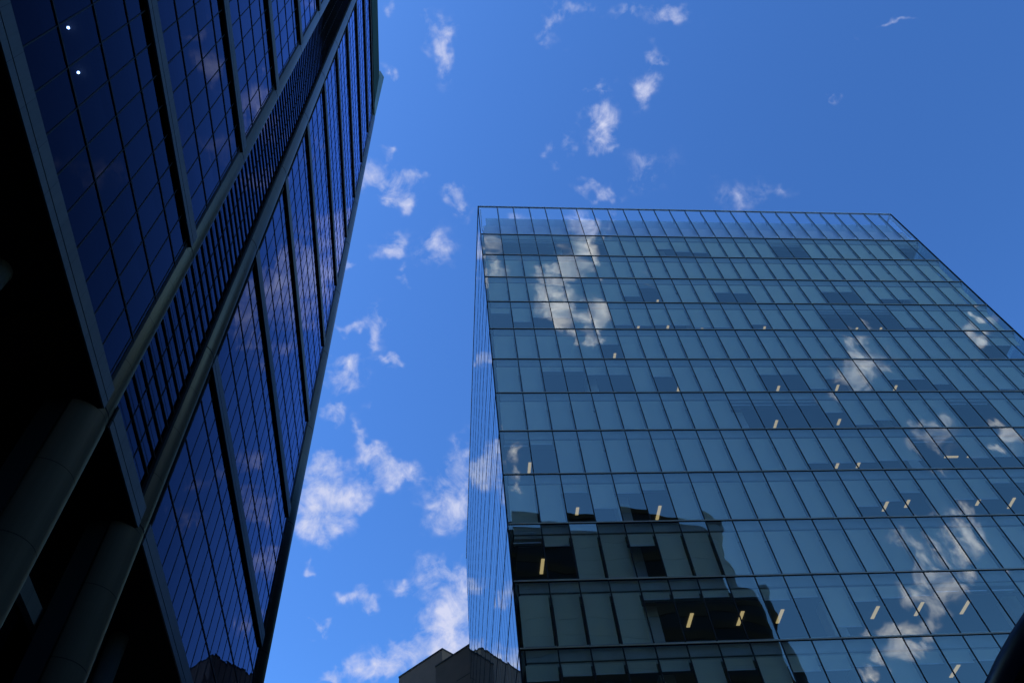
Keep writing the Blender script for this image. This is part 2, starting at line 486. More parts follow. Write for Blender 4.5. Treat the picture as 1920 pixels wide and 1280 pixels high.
# blinds: fraction of the storey down to which the blind hangs; 0 = none, 1 = fully down
OPEN = {
    1: {0: 0, 1: 0, 2: 0, 3: 0, 4: 0, 6: 0, 7: .94, 8: .94, 9: .93, 10: .53, 11: .66, 12: .70, 13: .93, 17: 0, 18: 0, 22: .95, 23: .95, 24: .95, 25: 0, 26: 0},
    2: {26: 1},
    3: {6: .95, 7: .68, 8: 0, 12: .50, 13: .52, 18: .42, 19: .42, 21: .70, 22: .72, 25: .88},
    4: {0: .38, 1: .68, 2: .52, 3: .52, 6: .78, 7: .80, 8: .77, 9: .78, 10: .86, 11: .86, 12: .93, 13: .74, 17: 0, 18: 0, 19: 0, 20: 0, 21: .83, 22: .85},
    5: {5: .46, 6: .95, 7: .95, 11: .92, 16: .88, 19: .93, 24: .46, 25: .46, 26: .46},
    6: {2: .32, 3: .32, 4: .42, 5: .42, 7: .48, 12: .42, 13: .42, 14: .85, 15: .55, 18: .58, 19: .57, 20: .72, 23: .87, 24: .87, 25: .47},
    7: {9: .96, 10: 0, 11: 0, 12: 0, 13: 0, 14: .52, 15: .85, 16: .73, 17: .95, 20: 0, 21: 0},
    8: {0: 0, 1: .28, 12: .78, 13: .78, 14: .77, 15: .74, 16: .74, 17: 0, 18: 0, 19: .70, 20: .68, 21: .68, 22: 0},
    9: {2: .35, 3: .68, 4: .38, 5: .32, 13: .73, 14: .63, 15: .46, 17: .62, 18: .62, 19: .28, 20: .27, 22: .5},
    10: {0: 0, 1: .37, 4: .40, 19: .6},
    11: {4: .30, 5: .29, 6: .29, 7: .30, 8: .36, 9: .33, 10: .80, 11: .42, 12: .38, 13: .36, 14: 0, 15: 0, 16: 0},
    12: {0: .40, 1: .35, 2: .34, 3: .34, 4: .33, 6: .35, 8: .40, 9: .40, 10: .36, 11: .80, 12: .36, 13: .36, 14: .34},
}
rnd = random.Random(3)
for r in range(13, 17):
    OPEN[r] = {c: rnd.choice([0, .35, .5, .7, 1, 1]) for c in range(27)}


def storey(r):
    z0, z1 = ROWS[r - 1]
    return z0, z1, z1 - z0


# the 100 panes that show largest: those in view in the five lowest storeys of the picture
BIG = {12: 16, 11: 17, 10: 19, 9: 21, 8: 23, 7: 4}
pane_std = MB().box(0.03, 0.0472 * DR - 0.03, 0.0, 0.03, 0.045, 0.1175 * DR - 0.045).mesh('window')
pane_std.materials.append(G_R)
pane_end = MB().box(0.03, X[1] - 0.03, 0.0, 0.03, 0.045, 0.1175 * DR - 0.045).mesh('window')
pane_end.materials.append(G_R)
rest = MB()
rest_blind = MB()
rest_rail = MB()
BL_Y = 0.15


def blind_dims(r, c):
    z0, z1, h = storey(r)
    fr = OPEN.get(r, {}).get(c, 1.0)
    top = z1 - 0.20 * h
    bot = z1 - max(fr, 0.24) * h if fr < 0.99 else z0 + 0.12
    return fr, top, bot


std_blind = MB().box(0.09, 0.0472 * DR - 0.09, 0, 0.012, -1, 0).mesh('roller_blind'); std_blind.materials.append(M['blind'])
end_blind = MB().box(0.22, X[1] - 0.09, 0, 0.012, -1, 0).mesh('roller_blind'); end_blind.materials.append(M['blind'])
std_rail = MB().box(0.09, 0.0472 * DR - 0.09, -0.008, 0.022, -0.035, 0.0).mesh('bottom_rail'); std_rail.materials.append(M['rail'])
end_rail = MB().box(0.22, X[1] - 0.09, -0.008, 0.022, -0.035, 0.0).mesh('bottom_rail'); end_rail.materials.append(M['rail'])
for r in range(1, 17):
    z0, z1, h = storey(r)
    for c in range(27):
        fr, top, bot = blind_dims(r, c)
        big = r in BIG and c < BIG[r]
        wide = X[c + 1] - X[c]
        if big:
            o = link('window', pane_end if c == 0 else pane_std, RT, (X[c], 0.0, z0))
        else:
            rest.box(X[c] + 0.03, X[c + 1] - 0.03, 0.0, 0.03, z0 + 0.045, z1 - 0.045)
        l0 = 0.22 if c == 0 else 0.09
        r0 = 0.5 if c == 26 else 0.09
        if fr > 0:
            if big:
                b = link('roller_blind', end_blind if c == 0 else std_blind, o, (0, BL_Y, top - z0))
                b.scale = (1, 1, top - bot)
                q = link('bottom_rail', end_rail if c == 0 else std_rail, o, (0, BL_Y, bot - z0))
            else:
                rest_blind.box(X[c] + l0, X[c + 1] - r0, BL_Y, BL_Y + 0.012, bot, top)
                rest_rail.box(X[c] + l0, X[c + 1] - r0, BL_Y - 0.008, BL_Y + 0.022, bot - 0.035, bot)
        else:
            # the raised blind's cassette
            rest_rail.box(X[c] + l0, X[c + 1] - r0, BL_Y, BL_Y + 0.07, top - 0.42, top - 0.36)
tag(rest.build('window', G_R, RT), kind='stuff')
tag(rest_blind.build('roller_blind', M['blind'], RT), kind='stuff')
tag(rest_rail.build('bottom_rail', M['rail'], RT), kind='stuff')

side = MB()
YB = [DEP * i / 16 for i in range(17)]
for r in range(1, 17):
    z0, z1, h = storey(r)
    for i in range(NL):
        side.box(0.0, 0.03, YL[i] + 0.03 + (0.04 if i == 0 else 0), YL[i + 1] - 0.03, z0 + 0.05, z1 - 0.05)
for r in range(1, 17):
    z0, z1, h = storey(r)
    for i in range(16):
        side.box(W - 0.03, W, YB[i] + 0.06, YB[i + 1] - 0.03, z0 + 0.05, z1 - 0.05)
    for c in range(0, 27, 2):
        side.box(X[c] + 0.06, X[min(c + 2, 27)] - 0.06, DEP - 0.03, DEP, z0 + 0.05, z1 - 0.05)
tag(side.build('side_window', G_RS, RT), kind='stuff')

# mullions (front ones each a part) and transoms (one ring per storey)
for i, x in enumerate(X):
    hw = 0.026
    MB().box(x - hw if i else 0.035, x + hw if i < 27 else W - 0.035, -0.02, 0.04, 0.0, ZTOP).build('mullion', M['mullion_bronze'], RT)
for y in YL[1:]:
    MB().box(-0.005, 0.06, y - 0.012, y + 0.012, 0.0, ZTOP).build('side_mullion', M['black_metal'], RT)
bk = MB()
for y in YB[1:]:
    bk.box(W - 0.08, W + 0.03, y - 0.03, y + 0.03, 0, ZTOP)
for x in X[0:27:2]:
    bk.box(x + 0.1, x + 0.16, DEP - 0.08, DEP + 0.03, 0, ZTOP)
bk.build('rear_mullion', M['black_metal'], RT)
MB().box(-0.035, 0.032, -0.05, 0.032, 0.0, ZTOP).build('corner_post', M['black_metal'], RT)
MB().box(W - 0.032, W + 0.035, -0.05, 0.032, 0.0, ZTOP).build('corner_post', M['black_metal'], RT)
for k, z in enumerate(ZF):
    t = MB()
    t.box(0.036, W - 0.036, -0.02, 0.06, z - 0.055, z + 0.055)
    t.box(-0.012, 0.1, 0.14, DEP, z - 0.055, z + 0.055)
    t.box(W - 0.1, W + 0.03, 0.14, DEP, z - 0.06, z + 0.06)
    t.box(0.14, W - 0.14, DEP - 0.1, DEP + 0.02, z - 0.06, z + 0.06)
    tr = t.build('transom', M['gasket'], RT)
    MB().box(0.0, W, -0.048, -0.021, z - 0.028, z + 0.032).build('cover_strip', M['bronze'], tr)

# floors, ceilings, core, inner columns
for k, z in enumerate(ZF):
    if k > 0:
        MB().box(0.3, W - 0.3, 0.22, DEP - 0.3, z - 0.16, z + 0.16).build('floor_slab', M['carpet'], RT)
    MB().box(0.28, W - 0.28, 0.13, 0.20, z - 0.58, z + 0.20).build('slab_edge', M['slab'], RT)
    MB().box(0.16, 0.24, 0.30, DEP - 0.3, z - 0.58, z + 0.20).build('slab_edge', M['slab'], RT)
    MB().box(W - 0.28, W - 0.20, 0.30, DEP - 0.3, z - 0.58, z + 0.20).build('slab_edge', M['slab'], RT)
    MB().box(0.5, W - 0.5, 0.75, DEP - 0.5, z - 0.88, z - 0.82).build('ceiling', M['ceiling'], RT)
    MB().box(0.3, W - 0.3, 0.21, 0.748, z - 0.80, z - 0.60).build('blind_pocket', M['slab'], RT)
MB().box(8.0, W - 8.0, 9.0, DEP - 9.0, 0.0, ZF[0] - 0.2).build('core_wall', M['inner_wall'], RT)
for u in (0.33, 0.62, 0.93, 1.24):
    x = (u - 0.1165) * DR
    MB().box(x - 0.35, x + 0.35, 0.95, 1.65, 0.0, ZF[0] - 0.2).build('inner_column', M['column_paint'], RT)
for y in (9.2, 18, 27, 36):
    MB().box(0.95, 1.65, y, y + 0.7, 0.0, ZF[0] - 0.2).build('inner_column', M['column_paint'], RT)

# lit ceiling lamps seen above the lowered blinds
LAMPS = [(5, 8.89, 1.45, 8.9, 1.77), (4, 11.34, 1.45, 11.35, 1.64), (4, 13.59, 1.44, 13.61, 1.68), (4, 16.23, 1.47, 16.25, 1.71), (4, 21.09, 1.49, 21.11, 1.69), (3, 13.62, 1.4, 13.65, 1.59), (4, 28.43, 1.55, 28.42, 1.75), (4, 30.36, 1.54, 30.36, 1.74), (5, 28.38, 1.79, 28.33, 1.89), (6, 19.62, 1.6, 19.59, 2.07), (6, 12.64, 1.58, 12.69, 2.09), (6, 23.82, 1.52, 23.82, 2.03), (6, 28.04, 1.58, 28.02, 1.96), (7, 18.18, 1.6, 18.13, 2.28), (7, 22.4, 1.54, 22.35, 1.86), (8, 1.85, 1.67, 1.84, 2.62), (8, 20.87, 1.83, 20.88, 2.45), (8, 22.22, 1.89, 22.25, 2.43), (9, 4.18, 1.71, 4.15, 2.3), (9, 8.84, 1.69, 8.83, 2.81), (9, 22.19, 1.57, 22.2, 2.44), (9, 23.45, 1.55, 23.43, 2.16), (9, 27.79, 1.47, 27.84, 2.09), (9, 29.92, 1.52, 29.98, 2.4), (10, 1.85, 1.64, 1.8, 2.8), (11, 8.73, 1.56, 8.72, 2.63), (11, 11.26, 1.52, 11.23, 2.61), (11, 13.26, 1.47, 13.19, 2.53), (11, 18.15, 1.44, 18.15, 2.41), (11, 20.39, 1.22, 20.38, 2.28), (11, 22.82, 1.2, 22.79, 2.25), (12, 20.15, 0.99, 20.11, 1.95), (12, 17.97, 1.94, 17.85, 2.19), (8, 27.6, 1.6, 28.5, 1.6), (8, 29.1, 1.6, 30.4, 1.6)]
for (r, x0, y0, x1, y1) in LAMPS:
    z = ZF[r - 1] - 0.882
    hw = 0.085
    yy1 = max(y1, y0 + 0.5)
    if abs(x1 - x0) > abs(y1 - y0) * 2:
        b = MB().box(x0, x1, y0 - 0.07, y0 + 0.07, z - 0.03, z)
    else:
        b = MB().box(x0 - hw, x0 + hw, y0, yy1, z - 0.03, z)
    b.build('ceiling_lamp', M['lamp_warm'], RT)

# parapet crown
FROST, k_, out_ = mat('frosted_glass')
_d = k_.n('ShaderNodeBsdfDiffuse'); _d.inputs[0].default_value = (0.85, 0.90, 0.92, 1)
_t = k_.n('ShaderNodeBsdfTransparent'); _t.inputs[0].default_value = (0.9, 0.95, 0.97, 1)
_m = k_.n('ShaderNodeMixShader'); _m.inputs[0].default_value = 0.75
_tl = k_.n('ShaderNodeBsdfTranslucent'); _tl.inputs[0].default_value = (0.85, 0.90, 0.92, 1)
_a = k_.n('ShaderNodeAddShader'); k_.link(_d.outputs[0], _a.inputs[0]); k_.link(_tl.outputs[0], _a.inputs[1])
_d.inputs[0].default_value = (0.47, 0.5, 0.5, 1); _tl.inputs[0].default_value = (0.47, 0.5, 0.5, 1)
k_.link(_t.outputs[0], _m.inputs[1]); k_.link(_a.outputs[0], _m.inputs[2]); k_.link(_m.outputs[0], out_.inputs[0])
for c in range(27):
    MB().box(X[c] + 0.03, X[c + 1] - 0.03, 0.0, 0.03, ZF[0] + 0.09, ZTOP - 0.03).build('parapet_pane', G_RP, RT)
pp = MB()
for i in range(NL):
    pp.box(0.0, 0.03, YL[i] + 0.03 + (0.04 if i == 0 else 0), YL[i + 1] - 0.03, ZF[0] + 0.05, ZTOP - 0.03)
for i in range(16):
    pp.box(W - 0.03, W, YB[i] + 0.06, YB[i + 1] - 0.03, ZF[0] + 0.05, ZTOP - 0.03)
pp.box(0.2, W - 0.2, DEP - 0.03, DEP, ZF[0] + 0.05, ZTOP - 0.03)
pp.build('side_parapet', G_RS, RT)
cp = MB()
cp.box(-0.04, W + 0.04, -0.06, 0.10, ZTOP - 0.02, ZTOP + 0.06)
cp.box(-0.04, 0.10, 0.101, DEP, ZTOP - 0.02, ZTOP + 0.06)
cp.box(W - 0.10, W + 0.04, 0.101, DEP, ZTOP - 0.02, ZTOP + 0.06)
cp.box(0.101, W - 0.101, DEP - 0.1, DEP + 0.04, ZTOP - 0.02, ZTOP + 0.06)
cp.build('coping', M['white_panel'], RT)
MB().box(0.3, W - 0.3, 0.32, DEP - 0.3, ZF[0] - 0.16, ZF[0] + 0.20).build('roof', M['roof'], RT)
cw = MB()
cw.box(0.35, W - 0.35, 0.26, 0.40, ZF[0] + 0.21, ZF[0] + 2.1)
cw.box(0.26, 0.42, 0.405, DEP - 0.4, ZF[0] + 0.21, ZF[0] + 1.45)
cw.box(W - 0.5, W - 0.35, 0.49, DEP - 0.4, ZF[0] + 0.21, ZF[0] + 0.95)
cw.build('roof_upstand', M['white_panel'], RT)
MB().box(0.6, W - 0.6, 0.42, 0.46, ZF[0] + 0.3, ZF[0] + 3.9).build('frosted_screen', FROST, RT)
MB().box(1.2, W - 1.2, 2.4, 2.5, ZF[0] + 0.2, ZF[0] + 4.4).build('plant_screen', M['slab'], RT)
for i, x in enumerate(X):
    if 0 < i < 27:
        b = MB()
        b.box(x + 0.04, x + 0.12, 0.12, 0.24, ZF[0] + 0.96, ZTOP - 0.05)
        b.poly([(x + 0.05, 0.24, ZTOP - 1.5), (x + 0.05, 0.9, ZTOP - 2.6), (x + 0.05, 0.9, ZTOP - 2.75), (x + 0.05, 0.24, ZTOP - 1.75),
                (x + 0.11, 0.24, ZTOP - 1.5), (x + 0.11, 0.9, ZTOP - 2.6), (x + 0.11, 0.9, ZTOP - 2.75), (x + 0.11, 0.24, ZTOP - 1.75)],
               [(0, 1, 2, 3), (7, 6, 5, 4), (0, 4, 5, 1), (1, 5, 6, 2), (2, 6, 7, 3), (3, 7, 4, 0)])
        b.build('parapet_bracket', M['slab'], RT)
for xx in (0.15, W - 0.23):
    MB().box(xx, xx + 0.08, 0.12, 0.24, ZF[0] + 0.96, ZTOP - 0.3).build('parapet_bracket', M['white_panel'], RT)

# ================================================================== LEFT TOWER (dark, with clad piers)
DL = 14.0
YAW_L = math.radians(100.212)
dL = Vector((math.cos(YAW_L), math.sin(YAW_L), 0))
nL = Vector((-math.sin(YAW_L), math.cos(YAW_L), 0))
LT = empty('dark_glass_skyscraper', DL * nL, YAW_L, 'very tall dark blue skyscraper with rounded grey piers rising over an open black undercroft', 'skyscraper')
S = [1.953, 2.99, 4.033, 5.08, 6.153, 7.256, 8.35, 9.44, 10.61, 11.78, 12.85]
zl = lambda z: z * DL + 1.6
PW = 0.1103


def clad_mat(name, col, rough, joint_h, z_off, amount, metal=0.0, spec=0.15):
    """metal cladding with fine dark panel joints at even heights"""
    m, k, out = mat(name)
    p = k.n('ShaderNodeBsdfPrincipled')
    p.inputs['Roughness'].default_value = rough
    p.inputs['Metallic'].default_value = metal
    p.inputs['Specular IOR Level'].default_value = spec
    tcn = k.n('ShaderNodeTexCoord', object=LT)
    sp = k.n('ShaderNodeSeparateXYZ'); k.link(tcn.outputs['Object'], sp.inputs[0])
    f = k.math('FRACT', k.math('DIVIDE', k.math('SUBTRACT', sp.outputs[amount[1]], z_off), joint_h))
    line = k.math('LESS_THAN', f, amount[0])
    cell = k.math('FLOOR', k.math('DIVIDE', k.math('SUBTRACT', sp.outputs[amount[1]], z_off), joint_h))
    wn_ = k.n('ShaderNodeTexWhiteNoise', noise_dimensions='1D'); k.link(cell, wn_.inputs['W'])
    nz = k.noise(tcn.outputs['Object'], 0.7, 5, 0.6)
    mps = k.n('ShaderNodeMapping'); k.link(tcn.outputs['Object'], mps.inputs[0]); mps.inputs[3].default_value = (6.0, 6.0, 0.12)
    streak = k.noise(mps.outputs[0], 1.0, 5, 0.6)
    v = k.math('ADD', k.math('MULTIPLY', wn_.outputs[0], 0.25), k.math('ADD', k.math('MULTIPLY', nz, 0.3), k.math('MULTIPLY', k.math('SUBTRACT', streak, 0.5), 1.2)), clamp=True)
    a = k.mixc(v, tuple(c * 0.88 for c in col) + (1,), tuple(min(1, c * 1.3) for c in col) + (1,))
    k.link(k.mixc(line, a, (0.01, 0.01, 0.012, 1)), p.inputs['Base Color'])
    k.link(p.outputs[0], out.inputs[0])
    return m


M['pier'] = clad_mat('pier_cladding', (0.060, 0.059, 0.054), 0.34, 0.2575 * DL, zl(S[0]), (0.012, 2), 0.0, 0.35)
M['ledge'] = clad_mat('ledge_cladding', (0.055, 0.06, 0.062), 0.5, PW * DL, 0.585 * DL, (0.012, 0))
M['dark_clad'] = solid('dark_cladding', (0.012, 0.013, 0.015), 0.8, 0.0, spec=0.08)
M['side_shade'] = solid('shaded_side', (0.010, 0.011, 0.013), 0.7, spec=0.2)  # near-black colour puts undercroft shade on the piers' flat sides
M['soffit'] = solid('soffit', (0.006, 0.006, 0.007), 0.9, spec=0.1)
M['dark_wall'] = solid('undercroft_wall', (0.010, 0.010, 0.012), 0.8, spec=0.1)
M['dim_floor'] = solid('office_floor', (0.02, 0.02, 0.025), 0.9)
M['pale_ceiling'] = solid('pale_ceiling', (0.65, 0.68, 0.7), 0.7)
G_L = glass('dark_glass', LT, (0.13, 0.20, 0.40), 1.5, (0.52, 0.60, 0.95), (0.585 * DL, PW * DL, zl(S[0]), 0.2575 * DL), 0.006, 0.010, (0.35, 0.35, 0.5), 0.0, 2.9)
M['crown_glass'] = solid('crown_green', (0.012, 0.035, 0.032), 0.85, 0.0, spec=0.08, var=0.3, scale=0.15)

PIERS = [(1.66, 0.084, 1.075), (2.186, 0.084, 1.067), (4.459, 0.084, 1.048)]


def pier_plan(c, r, cn):
    cy = (cn - 1) * DL
    pts = []
    N = 28
    for i in range(N + 1):
        a = PI + PI * i / N
        pts.append((c * DL + r * DL * math.cos(a), cy + r * DL * math.sin(a)))
    pts.append((c * DL + r * DL, cy + 0.95)); pts.append((c * DL - r * DL, cy + 0.95))
    return pts


def pier(c, r, cn, ztop):
    pts = pier_plan(c, r, cn)
    cy = (cn - 1) * DL
    o = MB().prism(pts[:29], 0.0, ztop, smooth=set(range(0, 28))).build('pier', M['pier'], LT)
    MB().box((c - r) * DL + 0.004, (c + r) * DL - 0.004, cy + 0.002, cy + 0.95, 0.0, ztop - 0.01).build('shaded_side', M['side_shade'], o)
    # open joints at every ledge level
    for s in S[:-1]:
        z = zl(s) + 0.35
        pp_ = [((x - c * DL) * 1.004 + c * DL, y - 0.008) for x, y in pts]
        MB().prism(pp_, z, z + 0.09, smooth=set(range(0, 28))).build('joint', M['gasket'], o)


for (c, r, cn) in PIERS:
    pier(c, r, cn, zl(S[-1]) - 0.2)

TOPZ = zl(S[-1])
XE = 4.50 * DL
XB = -2.9 * DL                    # the tower's near end, behind the viewer
bayA = [0.585 + PW * i for i in range(-31, 10)] + [1.607]
bayB = [1.724, 1.839, 1.962, 2.085]
bayC = [2.272] + [2.272 + PW * i for i in range(1, 19)] + [4.365] 
bayB = [1.716, 1.845, 1.968, 2.118]


def rows(k):
    a, b = S[k], S[k + 1]
    h = b - a
    t = [a + 0.095, a + 0.330 * h, a + 0.580 * h, a + 0.827 * h, b + 0.004]
    return [zl(q) for q in t]


def is_big(k, i, u1):
    if k == 0: return 0.47 < u1
    if k == 1: return 0.66 < u1
    if k == 2: return 0.90 < u1
    return False


restL = MB()
nbig = 0
meshes = {}
for k in range(10):
    zz = rows(k)
    for bay in (bayA, bayC):
        for i in range(len(bay) - 1):
            for j in range(4):
                x0, x1 = bay[i] * DL + 0.02, bay[i + 1] * DL - 0.02
                if bay is bayA and is_big(k, i, bay[i + 1]) and nbig < 100:
                    key = (round(x1 - x0, 3), round(zz[j + 1] - zz[j], 3))
                    if key not in meshes:
                        me = MB().box(0, x1 - x0, 0, 0.03, 0.03, zz[j + 1] - zz[j] - 0.03).mesh('window')
                        me.materials.append(G_L)
                        meshes[key] = me
                    link('window', meshes[key], LT, (x0, 0, zz[j]))
                    nbig += 1
                else:
                    restL.box(x0, x1, 0, 0.03, zz[j] + 0.03, zz[j + 1] - 0.03)
nf = 12
for k in range(10):
    a, b = S[k], S[k + 1]
    for j in range(nf):
        za, zb_ = zl(a + (b - a) * j / nf), zl(a + (b - a) * (j + 1) / nf)
        for i in range(3):
            restL.box(bayB[i] * DL + 0.02, bayB[i + 1] * DL - 0.02, 0.22, 0.25, za + 0.03, zb_ - 0.03)
tag(restL.build('window', G_L, LT), kind='stuff')

# vertical mullions and storey transoms
zlo, zhi = zl(S[0]) + 0.3, TOPZ
fm = MB()
for bay, tag_ in ((bayA, 'A'), (bayC, 'C')):
    for u in bay:
        if -0.2 < u:
            MB().box(u * DL - (0.029 if u < 1.7 else 0.014), u * DL + (0.029 if u < 1.7 else 0.014), -0.022, 0.1, zlo, zhi).build('mullion', M['black_metal'], LT)
        else:
            fm.box(u * DL - (0.029 if u < 1.7 else 0.014), u * DL + (0.029 if u < 1.7 else 0.014), -0.022, 0.1, zlo, zhi)
tag(fm.build('mullion', M['black_metal'], LT), kind='stuff')
for u in bayB[1:3]:
    MB().box(u * DL - 0.02, u * DL + 0.02, 0.19, 0.30, zlo, zhi).build('mullion', M['black_metal'], LT)
for k in range(10):
    zz = rows(k)
    for j in (1, 2, 3):
        MB().box(XB, 1.605 * DL, -0.045, 0.12, zz[j] - 0.045, zz[j] + 0.045).build('transom', M['black_metal'], LT)
        MB().box(2.274 * DL, 4.36 * DL, -0.045, 0.12, zz[j] - 0.045, zz[j] + 0.045).build('transom', M['black_metal'], LT)
# horizontal fins of the narrow bay between the two near piers
fn = MB()
for k in range(10):
    a, b = S[k], S[k + 1]
    for j in range(nf):
        z = zl(a + (b - a) * (j + 0.62) / nf)
        bx = (1.72 * DL, 2.125 * DL, 0.14, 0.215, z - 0.042, z + 0.042)
        if k < 8:
            MB().box(*bx).build('fin', M['dark_clad'], LT)
        else:
            fn.box(*bx)
tag(fn.build('fin', M['dark_clad'], LT), kind='stuff')

# projecting ledges, every fourth storey
for k in range(11):
    z = zl(S[k])
    p = 0.225
    for (xa, xb) in ((XB, 1.615 * DL), (2.222 * DL, 4.325 * DL)) if k else ((XB, 1.615 * DL), (1.69 * DL, 2.14 * DL), (2.222 * DL, 4.325 * DL)):
        lo = MB().box(xa, xb, -p, -p + 0.08, z, z + 0.44).build('ledge', M['ledge'], LT)
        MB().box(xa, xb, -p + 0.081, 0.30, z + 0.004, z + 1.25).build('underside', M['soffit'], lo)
        MB().box(xa, xb, -p + 0.03, -p + 0.08, z + 0.441, z + 0.50).build('shadow_gap', M['gasket'], lo)
        MB().box(xa, xb, -p, -p + 0.08, z + 0.501, z + 1.31).build('upper_fascia', M['ledge'], lo)
# reveals beside the piers
for u0, u1 in ((1.590, 1.606), (2.262, 2.27), (4.345, 4.36)):
    MB().box(u0 * DL, u1 * DL, -0.02, 0.28, zlo, zhi).build('reveal', M['dark_clad'], LT)
MB().box(2.112 * DL, 2.135 * DL, 0.05, 0.21, zlo, zhi).build('reveal', M['dark_clad'], LT)

# office floors and pale perimeter ceilings behind the dark glass
for k in range(10):
    zz = rows(k)
    for j in (1, 2, 3, 4):
        z = zz[j] if j < 4 else zl(S[k + 1]) + 0.35
        MB().box(XB + 0.5, XE - 0.6, 0.5, 14.0, z - 0.25, z + 0.25).build('floor_slab', M['dim_floor'], LT)
for k in range(0, 3):
    zz = rows(k)
    for j in (1, 2, 3):
        rr = random.Random(k * 7 + j)
        x = 5.0
        while x < 1.5 * DL:
            ln = rr.choice([3, 4, 6, 7]) * 1.54
            if rr.random() < 0.75:
                MB().box(x, min(x + ln, 1.55 * DL), 1.45, 1.85, zz[j] - 0.50, zz[j] - 0.30).build('ceiling_strip', M['pale_ceiling'], LT)
            x += ln + 0.4
for (x, y) in ((9.06, 0.985), (10.87, 1.0)):
    z = zl(2.555) - 0.45
    pts = [(x + 0.055 * math.cos(a * PI / 8), y + 0.055 * math.sin(a * PI / 8)) for a in range(16)]
    MB().prism(pts, z - 0.02, z).build('downlight', M['lamp_white'], LT)

# body, end walls, undercroft
MB().box(XB, XE - 0.35, 14.0, 30.0, 0.0, TOPZ).build('core', M['dark_wall'], LT)
MB().box(XE - 0.32, XE, 0.45, 30.0, zl(S[0]) + 0.2, TOPZ).build('end_wall', M['dark_clad'], LT)
MB().box(XB - 0.3, XB, 0.31, 30.0, zl(S[0]) + 0.2, TOPZ).build('end_wall', M['dark_clad'], LT)
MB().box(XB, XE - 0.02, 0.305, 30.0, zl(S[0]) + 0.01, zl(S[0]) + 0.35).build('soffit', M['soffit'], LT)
MB().box(XB, XE - 0.02, 0.305, 30.0, TOPZ, TOPZ + 0.5).build('roof', M['dark_clad'], LT)
for (x, y) in ((15.9, 2.2), (38.4, 2.4), (27.0, 7.0), (3.0, 7.0), (50.0, 7.0)):
    pts = [(x + 0.55 * math.cos(a * PI / 12), y + 0.55 * math.sin(a * PI / 12)) for a in range(24)]
    MB().prism(pts, 0.0, zl(S[0]), smooth=set(range(24))).build('undercroft_column', M['ledge'], LT)
# low glazed lobby volume below the soffit
zlob = 1.347 * 1.15 * DL + 1.6
yl = 0.17 * DL
XLO = 2.19 * 1.15 * DL
lob = MB().box(XB, XLO, yl - 0.25, yl + 0.1, zlob, zlob + 0.85).build('lobby_fascia', M['ledge'], LT)
MB().box(XB, XLO, yl + 0.101, 13.9, zlob + 0.4, zlob + 0.8).build('lobby_roof', M['dark_clad'], LT)
G_L2 = glass('lobby_glass', LT, (0.22, 0.30, 0.46), 1.5, (0.35, 0.45, 0.7), (0, 1.54, 0, 3.2), 0.02, 0.05, (0.5, 0.5, 0.3))
lg = MB()
xx = XLO - 0.1
while xx > XB + 2:
    for j in range(6):
        z1 = zlob - 0.05 - j * 3.2
        lg.box(xx - 1.5, xx, yl, yl + 0.03, max(0.1, z1 - 3.14), z1)
    xx -= 1.54
tag(lg.build('lobby_glazing', G_L2, LT), kind='stuff')
# crown: tall dark green parapet and the prow over the far corner
MB().box(XB, XE - 1.2, -0.38, 0.3, TOPZ + 1.2, TOPZ + 19.5).build('crown_parapet', M['crown_glass'], LT)
a = [(4.30, 0), (XE / DL, -0.2)]
zc0, zc1, zc2 = TOPZ - 0.2, TOPZ + 20.0, TOPZ + 37.0
pr = MB()
xs = XE
V = [(xs - 3.5, -0.42, zc0 + 1.5), (xs - 0.4, -0.42, zc0), (xs + 1.1, -0.42, zc2), (xs - 4.5, -0.42, zc1 + 3),
     (xs - 3.5, 3.0, zc0 + 1.5), (xs - 0.4, 3.0, zc0), (xs + 1.1, 3.0, zc2), (xs - 4.5, 3.0, zc1 + 3)]
pr.poly(V, [(0, 1, 2, 3), (7, 6, 5, 4), (0, 4, 5, 1), (1, 5, 6, 2), (2, 6, 7, 3), (3, 7, 4, 0)])
pr.build('corner_prow', solid('prow_cladding', (0.06, 0.11, 0.10), 0.5, var=0.3, scale=0.1), LT)

# ================================================================== BROWN ANGULAR BUILDING
M['brown'] = solid('brown_stone', (0.20, 0.105, 0.055), 0.7, var=0.12, scale=0.25)
M['brown_joint'] = solid('brown_joint', (0.03, 0.026, 0.023), 0.8)
BB = empty('brown_block', (-16.0, 102.0, 0), math.atan2(0.6, -0.8) + PI, 'plain dark brown angular building with a stepped roofline behind the glass tower', 'building')
# local +x runs along (.8,-.6), local +y along (.6,.8)
h1 = 71.9
MB().box(-9.3, 0, 0, 45, 0, h1).build('rear_block', M['brown'], BB)
MB().box(-9.36, 0.06, -0.06, 45, h1 + 0.002, h1 + 0.25).build('coping', M['brown_joint'], BB)
h2 = 62.0
# front block origin: world point (-12.73, 89.3)
wp = Vector((-12.73 + 16.0, 89.3 - 102.0))
lx, ly = wp.x * 0.8 - wp.y * 0.6, wp.x * 0.6 + wp.y * 0.8
MB().box(lx - 3.0, lx + 11.0, ly, ly + 8.6, 0, h2).build('front_block', M['brown'], BB)
MB().box(lx - 3.05, lx + 11.05, ly - 0.05, ly + 8.6, h2 + 0.002, h2 + 0.2).build('coping', M['brown_joint'], BB)
for kx in range(4):
    for kz in range(3, 19):
        MB().box(lx - 2.6 + kx * 3.3, lx - 0.1 + kx * 3.3, ly - 0.02, ly + 0.15, kz * 3.3 - 1.2, kz * 3.3 - 1.14).build('panel_joint', M['brown_joint'], BB)

